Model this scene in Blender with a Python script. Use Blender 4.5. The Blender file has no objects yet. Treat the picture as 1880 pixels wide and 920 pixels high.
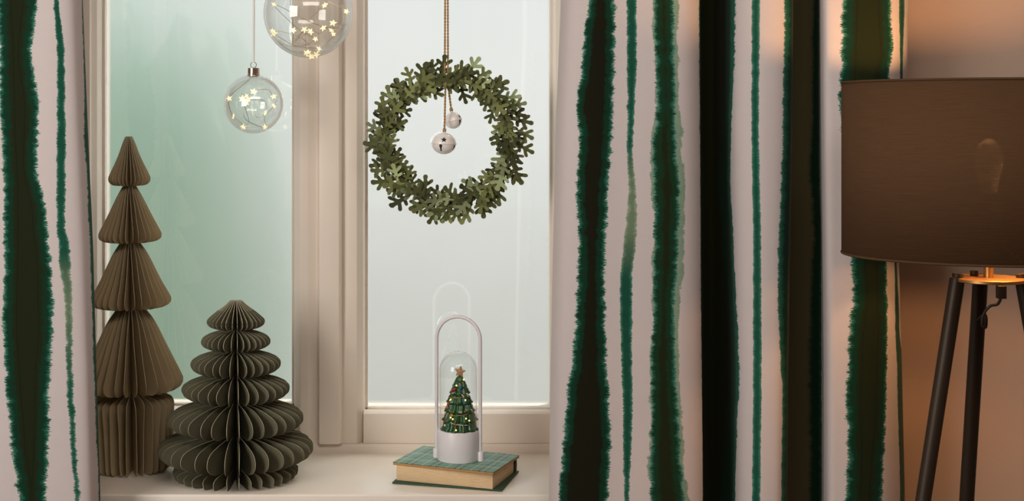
import bpy, bmesh, math, random
from mathutils import Vector, Matrix, noise
random.seed(7)
PI = math.pi
S = bpy.context.scene
COL = S.collection

# ------------------------------------------------------------------ camera
F = 2600.0; CX = 770.0; CY = 225.0; ZC = 1.52; SILL = 0.85
cd = bpy.data.cameras.new('camera'); cam = bpy.data.objects.new('camera', cd); COL.objects.link(cam)
cam.location = (0, 0, ZC); cam.rotation_euler = (PI/2, 0, 0)
cd.sensor_width = 36; cd.lens = F/1880*36
cd.shift_x = (940-CX)/1880; cd.shift_y = -(460-CY)/1880
cd.clip_start = .05; cd.clip_end = 200
S.camera = cam

def wx(px, Y): return (px-CX)*Y/F
def wz(py, Y): return ZC-(py-CY)*Y/F
def P(px, py, Y): return Vector((wx(px, Y), Y, wz(py, Y)))

# ------------------------------------------------------------------ world / lights / exposure
S.view_settings.view_transform = 'Standard'; S.view_settings.look = 'None'
S.view_settings.exposure = 0.0; S.view_settings.gamma = 1.0
S.view_settings.use_curve_mapping = False
w = bpy.data.worlds.new('sky'); S.world = w; w.use_nodes = True
wn = w.node_tree; bg = wn.nodes['Background']
tc = wn.nodes.new('ShaderNodeTexCoord'); sx = wn.nodes.new('ShaderNodeSeparateXYZ')
wn.links.new(tc.outputs['Generated'], sx.inputs[0])
rp = wn.nodes.new('ShaderNodeValToRGB')
rp.color_ramp.elements[0].position = 0.0; rp.color_ramp.elements[0].color = (.80, .79, .76, 1)
rp.color_ramp.elements[1].position = .45; rp.color_ramp.elements[1].color = (.73, .80, .82, 1)
wn.links.new(sx.outputs[2], rp.inputs[0]); wn.links.new(rp.outputs[0], bg.inputs[0])
bg.inputs[1].default_value = 1.36

def area_light(name, loc, target, size, size_y, power, color):
    l = bpy.data.lights.new(name, 'AREA'); l.shape = 'RECTANGLE'; l.size = size; l.size_y = size_y
    l.energy = power; l.color = color
    o = bpy.data.objects.new(name, l); COL.objects.link(o); o.location = loc
    o.rotation_euler = (Vector(target)-Vector(loc)).to_track_quat('-Z', 'Y').to_euler()
    return o
area_light('added_room_light', (-1.75, .35, 1.75), (.35, 2.5, 1.3), 1.0, 1.3, 43, (1, .945, .89))  # unseen area light added to light the room from the left
area_light('added_room_light', (.15, .95, 2.42), (-.25, 2.8, 1.0), 1.4, .45, 15, (1, .92, .84))  # added overhead fill that brightens frame, sill and trees
sl = bpy.data.lights.new('sun', 'SUN'); sl.energy = 5.5; sl.angle = math.radians(1.5); sl.color = (1, .93, .82)
so = bpy.data.objects.new('sun', sl); COL.objects.link(so); so.location = (3, 8, 6)
so.rotation_euler = Vector((-.50, -.62, -1.0)).to_track_quat('-Z', 'Y').to_euler()

# ------------------------------------------------------------------ helpers
def tag(o, label=None, cat=None, group=None, kind=None):
    if label: o['label'] = label
    if cat: o['category'] = cat
    if group: o['group'] = group
    if kind: o['kind'] = kind
    return o
def link(name, me, parent=None, mat=None):
    if mat is not None and len(me.materials) == 0: me.materials.append(mat)
    o = bpy.data.objects.new(name, me); COL.objects.link(o)
    if parent is not None: o.parent = parent
    return o
def empty(name, loc=(0, 0, 0), rot=(0, 0, 0)):
    o = bpy.data.objects.new(name, None); COL.objects.link(o); o.location = loc; o.rotation_euler = rot
    o.empty_display_size = .05
    return o
def bm_mesh(bm, name, smooth=False):
    me = bpy.data.meshes.new(name); bm.normal_update(); bm.to_mesh(me); bm.free()
    if smooth:
        me.polygons.foreach_set('use_smooth', [True]*len(me.polygons)); me.update()
    return me
def flat_auto(me, ang=35):
    me.polygons.foreach_set('use_smooth', [True]*len(me.polygons))
    try: me.set_sharp_from_angle(angle=math.radians(ang))
    except Exception: pass
    return me
def box(bm, x0, x1, y0, y1, z0, z1, bev=0.0, seg=2):
    r = bmesh.ops.create_cube(bm, size=1)
    vs = r['verts']
    for v in vs:
        v.co = Vector(((x0+x1)/2+v.co.x*(x1-x0), (y0+y1)/2+v.co.y*(y1-y0), (z0+z1)/2+v.co.z*(z1-z0)))
    if bev > 0:
        es = list({e for v in vs for e in v.link_edges})
        bmesh.ops.bevel(bm, geom=es, offset=bev, segments=seg, profile=.5, affect='EDGES')
def box_obj(name, x0, x1, y0, y1, z0, z1, mat, parent=None, bev=.002):
    bm = bmesh.new(); box(bm, x0, x1, y0, y1, z0, z1, bev)
    return link(name, flat_auto(bm_mesh(bm, name)), parent, mat)
def prism(bm, pts, axis, a0, a1):
    """closed polygon pts (2-D) extruded along axis ('x','z') ; for 'z' pts=(x,y), for 'x' pts=(y,z)"""
    def mk(p, a): return (p[0], p[1], a) if axis == 'z' else (a, p[0], p[1])
    A = [bm.verts.new(mk(p, a0)) for p in pts]; B = [bm.verts.new(mk(p, a1)) for p in pts]
    n = len(pts)
    for i in range(n): bm.faces.new((A[i], A[(i+1) % n], B[(i+1) % n], B[i]))
    bm.faces.new(A[::-1]); bm.faces.new(B)
def tube(bm, pts, rad, seg=8, cap=True, closed=False):
    pts = [Vector(p) for p in pts]; n = len(pts); rings = []
    up = None
    for i, p in enumerate(pts):
        a = pts[(i-1) % n] if (closed or i > 0) else p
        b = pts[(i+1) % n] if (closed or i < n-1) else p
        t = (b-a)
        if t.length < 1e-9: t = Vector((0, 0, 1))
        t.normalize()
        if up is None:
            up = Vector((0, 0, 1)) if abs(t.z) < .9 else Vector((1, 0, 0))
        s = t.cross(up)
        if s.length < 1e-6: s = t.cross(Vector((0, 1, 0)))
        s.normalize(); u = s.cross(t).normalized(); up = u
        r = rad[i] if isinstance(rad, (list, tuple)) else rad
        rings.append([bm.verts.new(p+s*(math.cos(2*PI*k/seg)*r)+u*(math.sin(2*PI*k/seg)*r)) for k in range(seg)])
    m = n if closed else n-1
    for i in range(m):
        A = rings[i]; B = rings[(i+1) % n]
        for k in range(seg): bm.faces.new((A[k], A[(k+1) % seg], B[(k+1) % seg], B[k]))
    if cap and not closed:
        bm.faces.new(rings[0][::-1]); bm.faces.new(rings[-1])
def tube_obj(name, pts, rad, mat, parent=None, seg=8, closed=False):
    bm = bmesh.new(); tube(bm, pts, rad, seg, closed=closed)
    bmesh.ops.recalc_face_normals(bm, faces=bm.faces)
    return link(name, flat_auto(bm_mesh(bm, name), 50), parent, mat)
def lathe(bm, prof, seg=48, c=(0, 0, 0), fr=None, sy=1.0):
    c = Vector(c); rings = []
    for j, (r, z) in enumerate(prof):
        if r < 1e-6: rings.append([bm.verts.new(c+Vector((0, 0, z)))]); continue
        ring = []
        for k in range(seg):
            a = 2*PI*k/seg; rr = r*(fr(a, j) if fr else 1)
            ring.append(bm.verts.new(c+Vector((rr*math.cos(a), rr*math.sin(a)*sy, z))))
        rings.append(ring)
    for A, B in zip(rings, rings[1:]):
        if len(A) == 1 and len(B) == 1: continue
        for k in range(seg):
            k2 = (k+1) % seg
            if len(A) == 1: bm.faces.new((A[0], B[k2], B[k]))
            elif len(B) == 1: bm.faces.new((A[k], A[k2], B[0]))
            else: bm.faces.new((A[k], A[k2], B[k2], B[k]))
def lathe_obj(name, prof, mat, parent=None, seg=48, c=(0, 0, 0), ang=40, **k):
    bm = bmesh.new(); lathe(bm, prof, seg, c, **k)
    bmesh.ops.recalc_face_normals(bm, faces=bm.faces)
    return link(name, flat_auto(bm_mesh(bm, name), ang), parent, mat)
def smooth_path(ctrl, n=8):
    """Catmull-Rom through tuples of any size"""
    out = []
    L = len(ctrl)
    for i in range(L-1):
        p0 = ctrl[max(i-1, 0)]; p1 = ctrl[i]; p2 = ctrl[i+1]; p3 = ctrl[min(i+2, L-1)]
        for k in range(n):
            t = k/n
            out.append(tuple(.5*((2*b)+(-a+c)*t+(2*a-5*b+4*c-d)*t*t+(-a+3*b-3*c+d)*t**3) for a, b, c, d in zip(p0, p1, p2, p3)))
    out.append(tuple(ctrl[-1]))
    return out

# ------------------------------------------------------------------ materials
def nn(nt, t, **kw):
    n = nt.nodes.new(t)
    for k, v in kw.items(): setattr(n, k, v)
    return n
def principled(name, col, rough=.6, metal=0, spec=.5, bump=None, var=None, emis=None, coat=0, sheen=0, trans=0):
    m = bpy.data.materials.new(name); m.use_nodes = True; nt = m.node_tree; b = nt.nodes['Principled BSDF']
    b.inputs['Base Color'].default_value = (*col, 1); b.inputs['Roughness'].default_value = rough
    b.inputs['Metallic'].default_value = metal; b.inputs['Specular IOR Level'].default_value = spec
    b.inputs['Coat Weight'].default_value = coat; b.inputs['Sheen Weight'].default_value = sheen
    if emis: b.inputs['Emission Color'].default_value = (*emis[0], 1); b.inputs['Emission Strength'].default_value = emis[1]
    tc = nn(nt, 'ShaderNodeTexCoord')
    if var:   # (scale, amount, stretch)
        mp = nn(nt, 'ShaderNodeMapping'); mp.inputs['Scale'].default_value = var[2]
        no = nn(nt, 'ShaderNodeTexNoise'); no.inputs['Scale'].default_value = var[0]; no.inputs['Detail'].default_value = 5
        mx = nn(nt, 'ShaderNodeMix', data_type='RGBA')
        nt.links.new(tc.outputs['Object'], mp.inputs[0]); nt.links.new(mp.outputs[0], no.inputs[0])
        nt.links.new(no.outputs[0], mx.inputs[0])
        mx.inputs[6].default_value = (*[c*(1-var[1]) for c in col], 1); mx.inputs[7].default_value = (*[min(1, c*(1+var[1])) for c in col], 1)
        nt.links.new(mx.outputs[2], b.inputs['Base Color'])
    if bump:  # (scale, strength, stretch)
        mp2 = nn(nt, 'ShaderNodeMapping'); mp2.inputs['Scale'].default_value = bump[2]
        n2 = nn(nt, 'ShaderNodeTexNoise'); n2.inputs['Scale'].default_value = bump[0]; n2.inputs['Detail'].default_value = 4
        bp = nn(nt, 'ShaderNodeBump'); bp.inputs['Strength'].default_value = bump[1]; bp.inputs['Distance'].default_value = .002
        nt.links.new(tc.outputs['Object'], mp2.inputs[0]); nt.links.new(mp2.outputs[0], n2.inputs[0])
        nt.links.new(n2.outputs[0], bp.inputs['Height']); nt.links.new(bp.outputs[0], b.inputs['Normal'])
    return m
I3 = (1, 1, 1)
M = {}
M['paint'] = principled('cream_gloss_paint', (.80, .715, .62), .38, bump=(14, .10, (1, 1, .15)), var=(6, .04, I3))
M['sill'] = principled('sill_paint', (.84, .78, .69), .30, bump=(20, .08, I3), var=(5, .04, I3))
M['wall'] = principled('wall_plaster_paint', (.50, .37, .29), .75, bump=(90, .25, I3), var=(7, .04, I3))
M['ceil'] = principled('ceiling_paint', (.62, .58, .54), .85)
M['room'] = principled('room_paint', (.26, .22, .19), .85)
M['floor'] = principled('floor_oak', (.22, .13, .07), .45, var=(4, .3, (1, 8, 1)))
M['olivepaper'] = principled('kraft_olive_paper', (.46, .36, .21), .8, bump=(300, .25, I3), var=(40, .07, I3), spec=.2)
M['greenpaper'] = principled('dark_green_grey_paper', (.13, .124, .078), .8, bump=(300, .25, I3), var=(40, .07, I3), spec=.2)
M['cutedge'] = principled('cut_paper_edge', (.42, .38, .26), .8)
M['pages'] = principled('old_page_edges', (.72, .52, .30), .8, var=(60, .25, (1, 1, 14)), bump=(150, .6, (.3, .3, 10)))
M['bookedge'] = principled('worn_board_edge', (.42, .22, .08), .8, var=(60, .2, I3))
M['bookdark'] = principled('dark_green_cloth', (.025, .065, .03), .7, bump=(400, .3, I3))
M['plastic'] = principled('lilac_white_plastic', (.72, .69, .71), .35)
M['resin'] = principled('painted_resin_green', (.012, .075, .014), .28, var=(120, .35, I3), bump=(140, .4, I3), coat=.3)
M['gold'] = principled('antique_gold_paint', (.42, .22, .10), .45, bump=(250, .4, I3))
M['red'] = principled('red_enamel', (.35, .02, .02), .3)
M['blue'] = principled('blue_enamel', (.02, .12, .30), .3)
M['yellow'] = principled('yellow_enamel', (.62, .36, .03), .3)
M['whiteen'] = principled('white_enamel', (.8, .78, .72), .3)
M['ledgold'] = principled('tiny_warm_light', (.9, .6, .2), .4, emis=((1, .62, .2), 2.2))
M['ledstar'] = principled('warm_led_star', (.95, .8, .5), .4, emis=((1, .80, .46), 1.25))
M['wire'] = principled('thin_copper_wire', (.62, .5, .34), .3, metal=.9)
M['silver'] = principled('nickel_cap', (.62, .50, .42), .22, metal=1)
M['cord'] = principled('white_cord', (.82, .80, .76), .5)
M['jute'] = principled('jute_twine', (.46, .27, .11), .85, bump=(700, .8, (1, 1, .3)), var=(300, .3, I3))
M['bell'] = principled('white_enamel_bell', (.84, .80, .77), .25, coat=.5, var=(25, .1, I3))
M['black'] = principled('black_recess', (.006, .005, .004), .6)
M['stem'] = principled('dark_stem', (.06, .055, .02), .8)
M['bronze'] = principled('dark_bronze_metal', (.035, .022, .012), .5, metal=.4)
M['brass'] = principled('aged_brass', (.50, .28, .10), .38, metal=.8)
M['cable'] = principled('black_cable', (.012, .010, .008), .5)
M['bulb'] = principled('glowing_bulb', (1, .8, .5), .3, emis=((1, .55, .20), 6))
M['leafout'] = principled('garden_leaves', (.40, .57, .45), .7, var=(1.2, .2, I3))
M['paving'] = principled('pale_paving', (.27, .27, .26), .8, var=(3, .08, I3))
M['rod'] = principled('rod_metal', (.08, .06, .04), .4, metal=.8)

def felt(name, col):
    m = principled(name, col, .9, sheen=.2, bump=(500, .5, I3)); nt = m.node_tree; b = nt.nodes['Principled BSDF']
    oi = nn(nt, 'ShaderNodeObjectInfo'); r = nn(nt, 'ShaderNodeValToRGB')
    e = r.color_ramp.elements
    e[0].color = (*[c*.60 for c in col], 1); e[1].color = (*[min(1, c*1.5) for c in col], 1)
    nt.links.new(oi.outputs['Random'], r.inputs[0]); nt.links.new(r.outputs[0], b.inputs['Base Color'])
    return m
M['felt1'] = felt('sage_felt', (.155, .175, .058)); M['felt2'] = felt('olive_felt', (.072, .084, .022)); M['felt3'] = felt('pale_felt', (.30, .36, .18))

def pane_material():
    m = bpy.data.materials.new('clear_window_glass'); m.use_nodes = True; nt = m.node_tree; nt.nodes.clear()
    out = nn(nt, 'ShaderNodeOutputMaterial'); mix = nn(nt, 'ShaderNodeMixShader')
    tr = nn(nt, 'ShaderNodeBsdfTransparent'); tr.inputs[0].default_value = (.97, .985, .98, 1)
    gl = nn(nt, 'ShaderNodeBsdfGlossy'); gl.inputs['Roughness'].default_value = .025
    mix.inputs[0].default_value = .20
    nt.links.new(tr.outputs[0], mix.inputs[1]); nt.links.new(gl.outputs[0], mix.inputs[2]); nt.links.new(mix.outputs[0], out.inputs[0])
    return m
M['pane'] = pane_material()
def frosted_material():
    m = bpy.data.materials.new('misted_outer_glass'); m.use_nodes = True; nt = m.node_tree; nt.nodes.clear()
    out = nn(nt, 'ShaderNodeOutputMaterial'); mix = nn(nt, 'ShaderNodeMixShader')
    rf = nn(nt, 'ShaderNodeBsdfRefraction'); rf.inputs['Roughness'].default_value = .68; rf.inputs['IOR'].default_value = 1.25
    tr = nn(nt, 'ShaderNodeBsdfTransparent')
    tcn = nn(nt, 'ShaderNodeTexCoord'); no = nn(nt, 'ShaderNodeTexNoise'); no.inputs['Scale'].default_value = 5; no.inputs['Detail'].default_value = 3
    rr = nn(nt, 'ShaderNodeValToRGB'); rr.color_ramp.elements[0].color = (.90, .93, .92, 1); rr.color_ramp.elements[1].color = (1, 1, 1, 1)
    nt.links.new(tcn.outputs['Object'], no.inputs[0]); nt.links.new(no.outputs[0], rr.inputs[0]); nt.links.new(rr.outputs[0], rf.inputs[0])
    mix.inputs[0].default_value = .07
    nt.links.new(rf.outputs[0], mix.inputs[1]); nt.links.new(tr.outputs[0], mix.inputs[2]); nt.links.new(mix.outputs[0], out.inputs[0])
    return m
M['frost'] = frosted_material()
def bauble_glass(name, base=.045, edge=.95, p=2.9):
    m = bpy.data.materials.new(name); m.use_nodes = True; nt = m.node_tree; nt.nodes.clear()
    out = nn(nt, 'ShaderNodeOutputMaterial'); mix = nn(nt, 'ShaderNodeMixShader')
    tr = nn(nt, 'ShaderNodeBsdfTransparent'); tr.inputs[0].default_value = (.985, .99, .985, 1)
    gl = nn(nt, 'ShaderNodeBsdfGlossy'); gl.inputs['Roughness'].default_value = .03
    lw = nn(nt, 'ShaderNodeLayerWeight'); lw.inputs[0].default_value = .5
    pw = nn(nt, 'ShaderNodeMath', operation='POWER'); pw.inputs[1].default_value = p
    ma = nn(nt, 'ShaderNodeMath', operation='MULTIPLY_ADD'); ma.inputs[1].default_value = edge; ma.inputs[2].default_value = base
    nt.links.new(lw.outputs['Facing'], pw.inputs[0]); nt.links.new(pw.outputs[0], ma.inputs[0]); nt.links.new(ma.outputs[0], mix.inputs[0])
    df = nn(nt, 'ShaderNodeBsdfDiffuse'); df.inputs[0].default_value = (.9, .9, .88, 1); tl = nn(nt, 'ShaderNodeBsdfTranslucent'); tl.inputs[0].default_value = (.9, .9, .88, 1)
    m1 = nn(nt, 'ShaderNodeMixShader'); nt.links.new(df.outputs[0], m1.inputs[1]); nt.links.new(tl.outputs[0], m1.inputs[2])     # white mixed into the rim, imitating window light refracted at the edge
    m2 = nn(nt, 'ShaderNodeMixShader'); m2.inputs[0].default_value = .7; nt.links.new(gl.outputs[0], m2.inputs[1]); nt.links.new(m1.outputs[0], m2.inputs[2])
    m3 = nn(nt, 'ShaderNodeMixShader'); nt.links.new(pw.outputs[0], m3.inputs[0]); nt.links.new(gl.outputs[0], m3.inputs[1]); nt.links.new(m2.outputs[0], m3.inputs[2])
    nt.links.new(tr.outputs[0], mix.inputs[1]); nt.links.new(m3.outputs[0], mix.inputs[2]); nt.links.new(mix.outputs[0], out.inputs[0])
    return m
M['glass'] = bauble_glass('thin_clear_glass')
M['domeglass'] = bauble_glass('dome_glass', .04, .8, 2.6)
def shade_material():
    m = bpy.data.materials.new('brown_linen_shade'); m.use_nodes = True; nt = m.node_tree; b = nt.nodes['Principled BSDF']
    out = nt.nodes['Material Output']
    b.inputs['Roughness'].default_value = .9; b.inputs['Specular IOR Level'].default_value = .15
    tcn = nn(nt, 'ShaderNodeTexCoord'); mp = nn(nt, 'ShaderNodeMapping'); mp.inputs['Scale'].default_value = (14, 14, 260)
    no = nn(nt, 'ShaderNodeTexNoise'); no.inputs['Scale'].default_value = 2; no.inputs['Detail'].default_value = 3
    nt.links.new(tcn.outputs['Object'], mp.inputs[0]); nt.links.new(mp.outputs[0], no.inputs[0])
    r = nn(nt, 'ShaderNodeValToRGB'); r.color_ramp.elements[0].color = (.070, .036, .016, 1); r.color_ramp.elements[1].color = (.098, .052, .025, 1)
    nt.links.new(no.outputs[0], r.inputs[0]); nt.links.new(r.outputs[0], b.inputs['Base Color'])
    bp = nn(nt, 'ShaderNodeBump'); bp.inputs['Strength'].default_value = .25; bp.inputs['Distance'].default_value = .001
    nt.links.new(no.outputs[0], bp.inputs['Height']); nt.links.new(bp.outputs[0], b.inputs['Normal'])
    tl = nn(nt, 'ShaderNodeBsdfTranslucent'); tl.inputs[0].default_value = (.16, .07, .025, 1)
    ms = nn(nt, 'ShaderNodeMixShader'); ms.inputs[0].default_value = .06
    nt.links.new(b.outputs[0], ms.inputs[1]); nt.links.new(tl.outputs[0], ms.inputs[2])
    tp = nn(nt, 'ShaderNodeBsdfTransparent'); m2 = nn(nt, 'ShaderNodeMixShader')      # open weave lets a little of the bulb through
    wv = nn(nt, 'ShaderNodeTexNoise'); wv.inputs['Scale'].default_value = 900; nt.links.new(tcn.outputs['Object'], wv.inputs[0])
    mr = nn(nt, 'ShaderNodeMapRange'); mr.inputs[1].default_value = .45; mr.inputs[2].default_value = .75; mr.inputs[1].default_value = .5; mr.inputs[3].default_value = .015; mr.inputs[4].default_value = .14
    nt.links.new(wv.outputs[0], mr.inputs[0]); nt.links.new(mr.outputs[0], m2.inputs[0])
    nt.links.new(ms.outputs[0], m2.inputs[1]); nt.links.new(tp.outputs[0], m2.inputs[2]); nt.links.new(m2.outputs[0], out.inputs[0])
    return m
M['shade'] = shade_material()
M['shadelining'] = principled('shade_lining', (.55, .40, .24), .7)

def cover_material():
    m = principled('green_check_book_cloth', (.05, .17, .10), .6, bump=(300, .2, I3)); nt = m.node_tree; b = nt.nodes['Principled BSDF']
    tcn = nn(nt, 'ShaderNodeTexCoord'); sp = nn(nt, 'ShaderNodeSeparateXYZ'); nt.links.new(tcn.outputs['Object'], sp.inputs[0])
    def lines(out, per, wdt, off=0.0):
        a = nn(nt, 'ShaderNodeMath', operation='ADD'); a.inputs[1].default_value = 10+off; nt.links.new(out, a.inputs[0])
        q = nn(nt, 'ShaderNodeMath', operation='MODULO'); q.inputs[1].default_value = per; nt.links.new(a.outputs[0], q.inputs[0])
        l = nn(nt, 'ShaderNodeMath', operation='LESS_THAN'); l.inputs[1].default_value = wdt; nt.links.new(q.outputs[0], l.inputs[0])
        return l.outputs[0]
    def mx(a, bb, op='MAXIMUM'):
        n = nn(nt, 'ShaderNodeMath', operation=op); nt.links.new(a, n.inputs[0]); nt.links.new(bb, n.inputs[1]); return n.outputs[0]
    L = mx(mx(lines(sp.outputs[0], .024, .0011), lines(sp.outputs[1], .024, .0011)), mx(lines(sp.outputs[0], .048, .0009, .004), lines(sp.outputs[1], .048, .0009, .004)))
    B = mx(lines(sp.outputs[0], .048, .016, .010), lines(sp.outputs[1], .048, .016, .010), 'ADD')
    r = nn(nt, 'ShaderNodeMapRange'); r.inputs[2].default_value = 2; nt.links.new(B, r.inputs[0])
    c1 = nn(nt, 'ShaderNodeMix', data_type='RGBA'); c1.inputs[6].default_value = (.19, .34, .26, 1); c1.inputs[7].default_value = (.03, .12, .07, 1)
    nt.links.new(r.outputs[0], c1.inputs[0])
    c2 = nn(nt, 'ShaderNodeMix', data_type='RGBA'); c2.inputs[7].default_value = (.62, .66, .58, 1)
    nt.links.new(L, c2.inputs[0]); nt.links.new(c1.outputs[2], c2.inputs[6]); nt.links.new(c2.outputs[2], b.inputs['Base Color'])
    return m
M['check'] = cover_material()

# ------------------------------------------------------------------ the room
YW, YG0, YG1 = 2.58, 2.94, 2.965       # wall face, inner glass, outer glass
YF = 2.87                              # face of window frame at back of the sill
WL, WR = -.80, .335                    # window opening
WT = 2.14
for i_, b_ in enumerate(((-2.4, WL, YW, 3.06, 0, 2.5), (WR, 2.0, YW, 3.06, 0, 2.5), (WL, WR, YW, 3.06, WT, 2.5), (WL, WR, YW, 3.06, 0, .815))):
    tag(box_obj('wall_front', *b_, M['wall'], bev=0), kind='structure', label='beige plastered wall ' + ('left of the window', 'right of the window behind the floor lamp', 'above the window', 'below the window sill')[i_])
def wall(name, *b_, mat='room'):
    return tag(box_obj(name, *b_, M[mat], bev=0), kind='structure')
wall('wall_left', -2.5, -2.4, -1.6, 3.06, 0, 2.5); wall('wall_right', 2.0, 2.1, -1.6, 3.06, 0, 2.5)
wall('wall_back', -2.5, 2.1, -1.7, -1.6, 0, 2.5)
wall('floor', -2.5, 2.1, -1.7, 3.06, -.1, 0, mat='floor'); wall('ceiling', -2.5, 2.1, -1.7, 3.06, 2.5, 2.6, mat='ceil')
# sill board with rounded nose
bm = bmesh.new(); box(bm, WL-.02, WR+.02, 2.55, YF+.09, .815, SILL, .004, 3)
tag(link('trim_1', flat_auto(bm_mesh(bm, 'sill')), None, M['sill']), kind='structure', label='wide cream painted window sill board')

def glass_pane(name, px0, px1, pyb, parent, Y, mat):
    x0, x1 = wx(px0, Y)-.004, wx(px1, Y)+.004
    bm = bmesh.new()
    vs = [bm.verts.new(c) for c in ((x0, Y, wz(pyb, Y)-.004), (x1, Y, wz(pyb, Y)-.004), (x1, Y, 2.07), (x0, Y, 2.07))]
    bm.faces.new(vs)
    return link(name, bm_mesh(bm, name), parent, mat)
def stile(name, pts, z0, z1, parent):
    bm = bmesh.new(); prism(bm, pts, 'z', z0, z1); bmesh.ops.recalc_face_normals(bm, faces=bm.faces)
    bmesh.ops.bevel(bm, geom=list(bm.edges), offset=.0012, segments=2, profile=.5, affect='EDGES')
    return link(name, flat_auto(bm_mesh(bm, name)), parent, M['paint'])
def rail(name, pts, x0, x1, parent):
    bm = bmesh.new(); prism(bm, pts, 'x', x0, x1); bmesh.ops.recalc_face_normals(bm, faces=bm.faces)
    bmesh.ops.bevel(bm, geom=list(bm.edges), offset=.0012, segments=2, profile=.5, affect='EDGES')
    return link(name, flat_auto(bm_mesh(bm, name)), parent, M['paint'])
Z0 = SILL; Z1 = WT
# outer frame (trim_2): bottom rail, jambs, head
fr = tag(empty('trim_2', (0, 0, 0)), kind='structure', label='cream painted fixed window frame')
box_obj('bottom_rail', WL, WR, YF, YF+.11, SILL-.005, wz(815.5, YF), M['paint'], fr, .002)
box_obj('jamb', WL, wx(166, YF), YF-.004, YF+.11, Z0, Z1, M['paint'], fr)
box_obj('jamb', wx(1060, YF), WR, YF-.004, YF+.11, Z0, Z1, M['paint'], fr)
box_obj('head', WL, WR, YF, YF+.11, WT-.05, WT, M['paint'], fr)

YS = YF+.004                         # sash front
def casement(name, label, pxl, gl, gr, pxr, pyg, pyt):
    t = tag(empty(name), kind='structure', label=label)
    xl, xr = wx(pxl, YS), wx(pxr, YS)
    g0, g1 = wx(gl, YG0), wx(gr, YG0)
    zb = wz(pyg, YG0); zr = wz(814.5, YS)
    bv = .010                        # bevelled glazing bead
    stile('stile', [(xl, YS), (g0-.016, YS), (g0-bv+.003, YS+.012), (g0-.004, YS+.016), (g0, YG0-.012), (g0, YG1+.03), (xl, YG1+.03)], zr, WT-.045, t)
    stile('stile', [(xr, YS), (xr, YG1+.03), (g1, YG1+.03), (g1, YG0-.012), (g1+.004, YS+.016), (g1+bv-.003, YS+.012), (g1+.016, YS)], zr, WT-.045, t)
    zt = wz(pyt, YS)
    rail('rail', [(YS, zr), (YS, zt), (YS+.014, zt+.004), (YG0-.012, zb), (YG1+.03, zb), (YG1+.03, zr)], g0-.003, g1+.003, t)
    rail('rail', [(YS, WT-.045), (YS, 2.075), (YG0-.006, 2.062), (YG1+.03, 2.062), (YG1+.03, WT-.045)], g0-.003, g1+.003, t)
    # thin bright glazing beads round the pane
    box_obj('glazing_bead', g0-.001, g1+.001, YG0-.016, YG0-.001, zb-.001, zb+.005, M['paint'], t, .001)
    box_obj('glazing_bead', g0-.001, g0+.0045, YG0-.016, YG0-.001, zb, 2.065, M['paint'], t, .001)
    box_obj('glazing_bead', g1-.0045, g1+.001, YG0-.016, YG0-.001, zb, 2.065, M['paint'], t, .001)
    glass_pane('glass_pane', gl, gr, pyg, t, YG0, M['pane'])['label'] = 'clear inner pane with faint reflections'
    glass_pane('glass_pane', gl-4, gr+4, pyg+6, t, YG1, M['frost'])['label'] = 'misted outer pane'
    return t
casement('window_1', 'left casement of the white window, green garden behind it', 165, 192, 541, 584, 742, 757)
casement('window_2', 'right casement of the white window, behind the wreath', 628, 672, 1012, 1058, 749, 760)
# centre post between the casements, standing proud
mp = tag(empty('trim_3'), kind='structure', label='cream centre post between the two casements')
ym = YF-.012
box_obj('post', wx(584, YF)-.001, wx(628, YF)+.001, YF+.001, YF+.11, wz(815, YF), WT, M['paint'], mp, .001)
stile('cover_strip', [(wx(583, ym), ym+.010), (wx(586, ym), ym), (wx(622, ym), ym), (wx(627.5, ym), ym+.006), (wx(627.5, ym), ym+.018), (wx(583, ym), ym+.018)], wz(816, ym), WT-.04, mp)
# grooves lines: raised strip next to left glass
stile('cover_strip', [(wx(549.5, YS), YS-.004), (wx(552, YS), YS-.006), (wx(566, YS), YS-.006), (wx(582, YS), YS+.001), (wx(582, YS), YS+.008), (wx(549.5, YS), YS+.008)], wz(818, YS), WT-.04, mp)

# ------------------------------------------------------------------ outdoors seen through misted glass
g = box_obj('paving', -14, 14, 3.06, 30, -.4, -.3, M['paving'], bev=0); tag(g, kind='structure', label='pale paving outside')
def shrub(X, Y, R, H, label, z0=-.3):
    t = tag(empty('garden_shrub', (X, Y, z0)), label, 'shrub', 'shrubs outside the left casement')
    bm = bmesh.new(); bmesh.ops.create_icosphere(bm, subdivisions=5, radius=1)
    for v in bm.verts:
        n = noise.fractal(v.co*3+Vector((X, Y, 0)), 1, 2, 5)
        k = 1+.22*n
        v.co = Vector((v.co.x*R*k, v.co.y*R*k, H*.55+v.co.z*H*.5*k))
    link('foliage', bm_mesh(bm, 'foliage', True), t, M['leafout'])
    tube_obj('trunk', [(0, 0, 0), (.02, 0, H*.3), (0, 0, H*.6)], [.07, .05, .03], M['stem'], t)
shrub(-1.02, 6.6, .40, 2.15, 'tall soft green shrub outside, blurred behind the left casement')
shrub(-1.85, 8.2, .35, 2.6, 'green shrub outside, blurred further left behind the tall paper tree')

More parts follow.
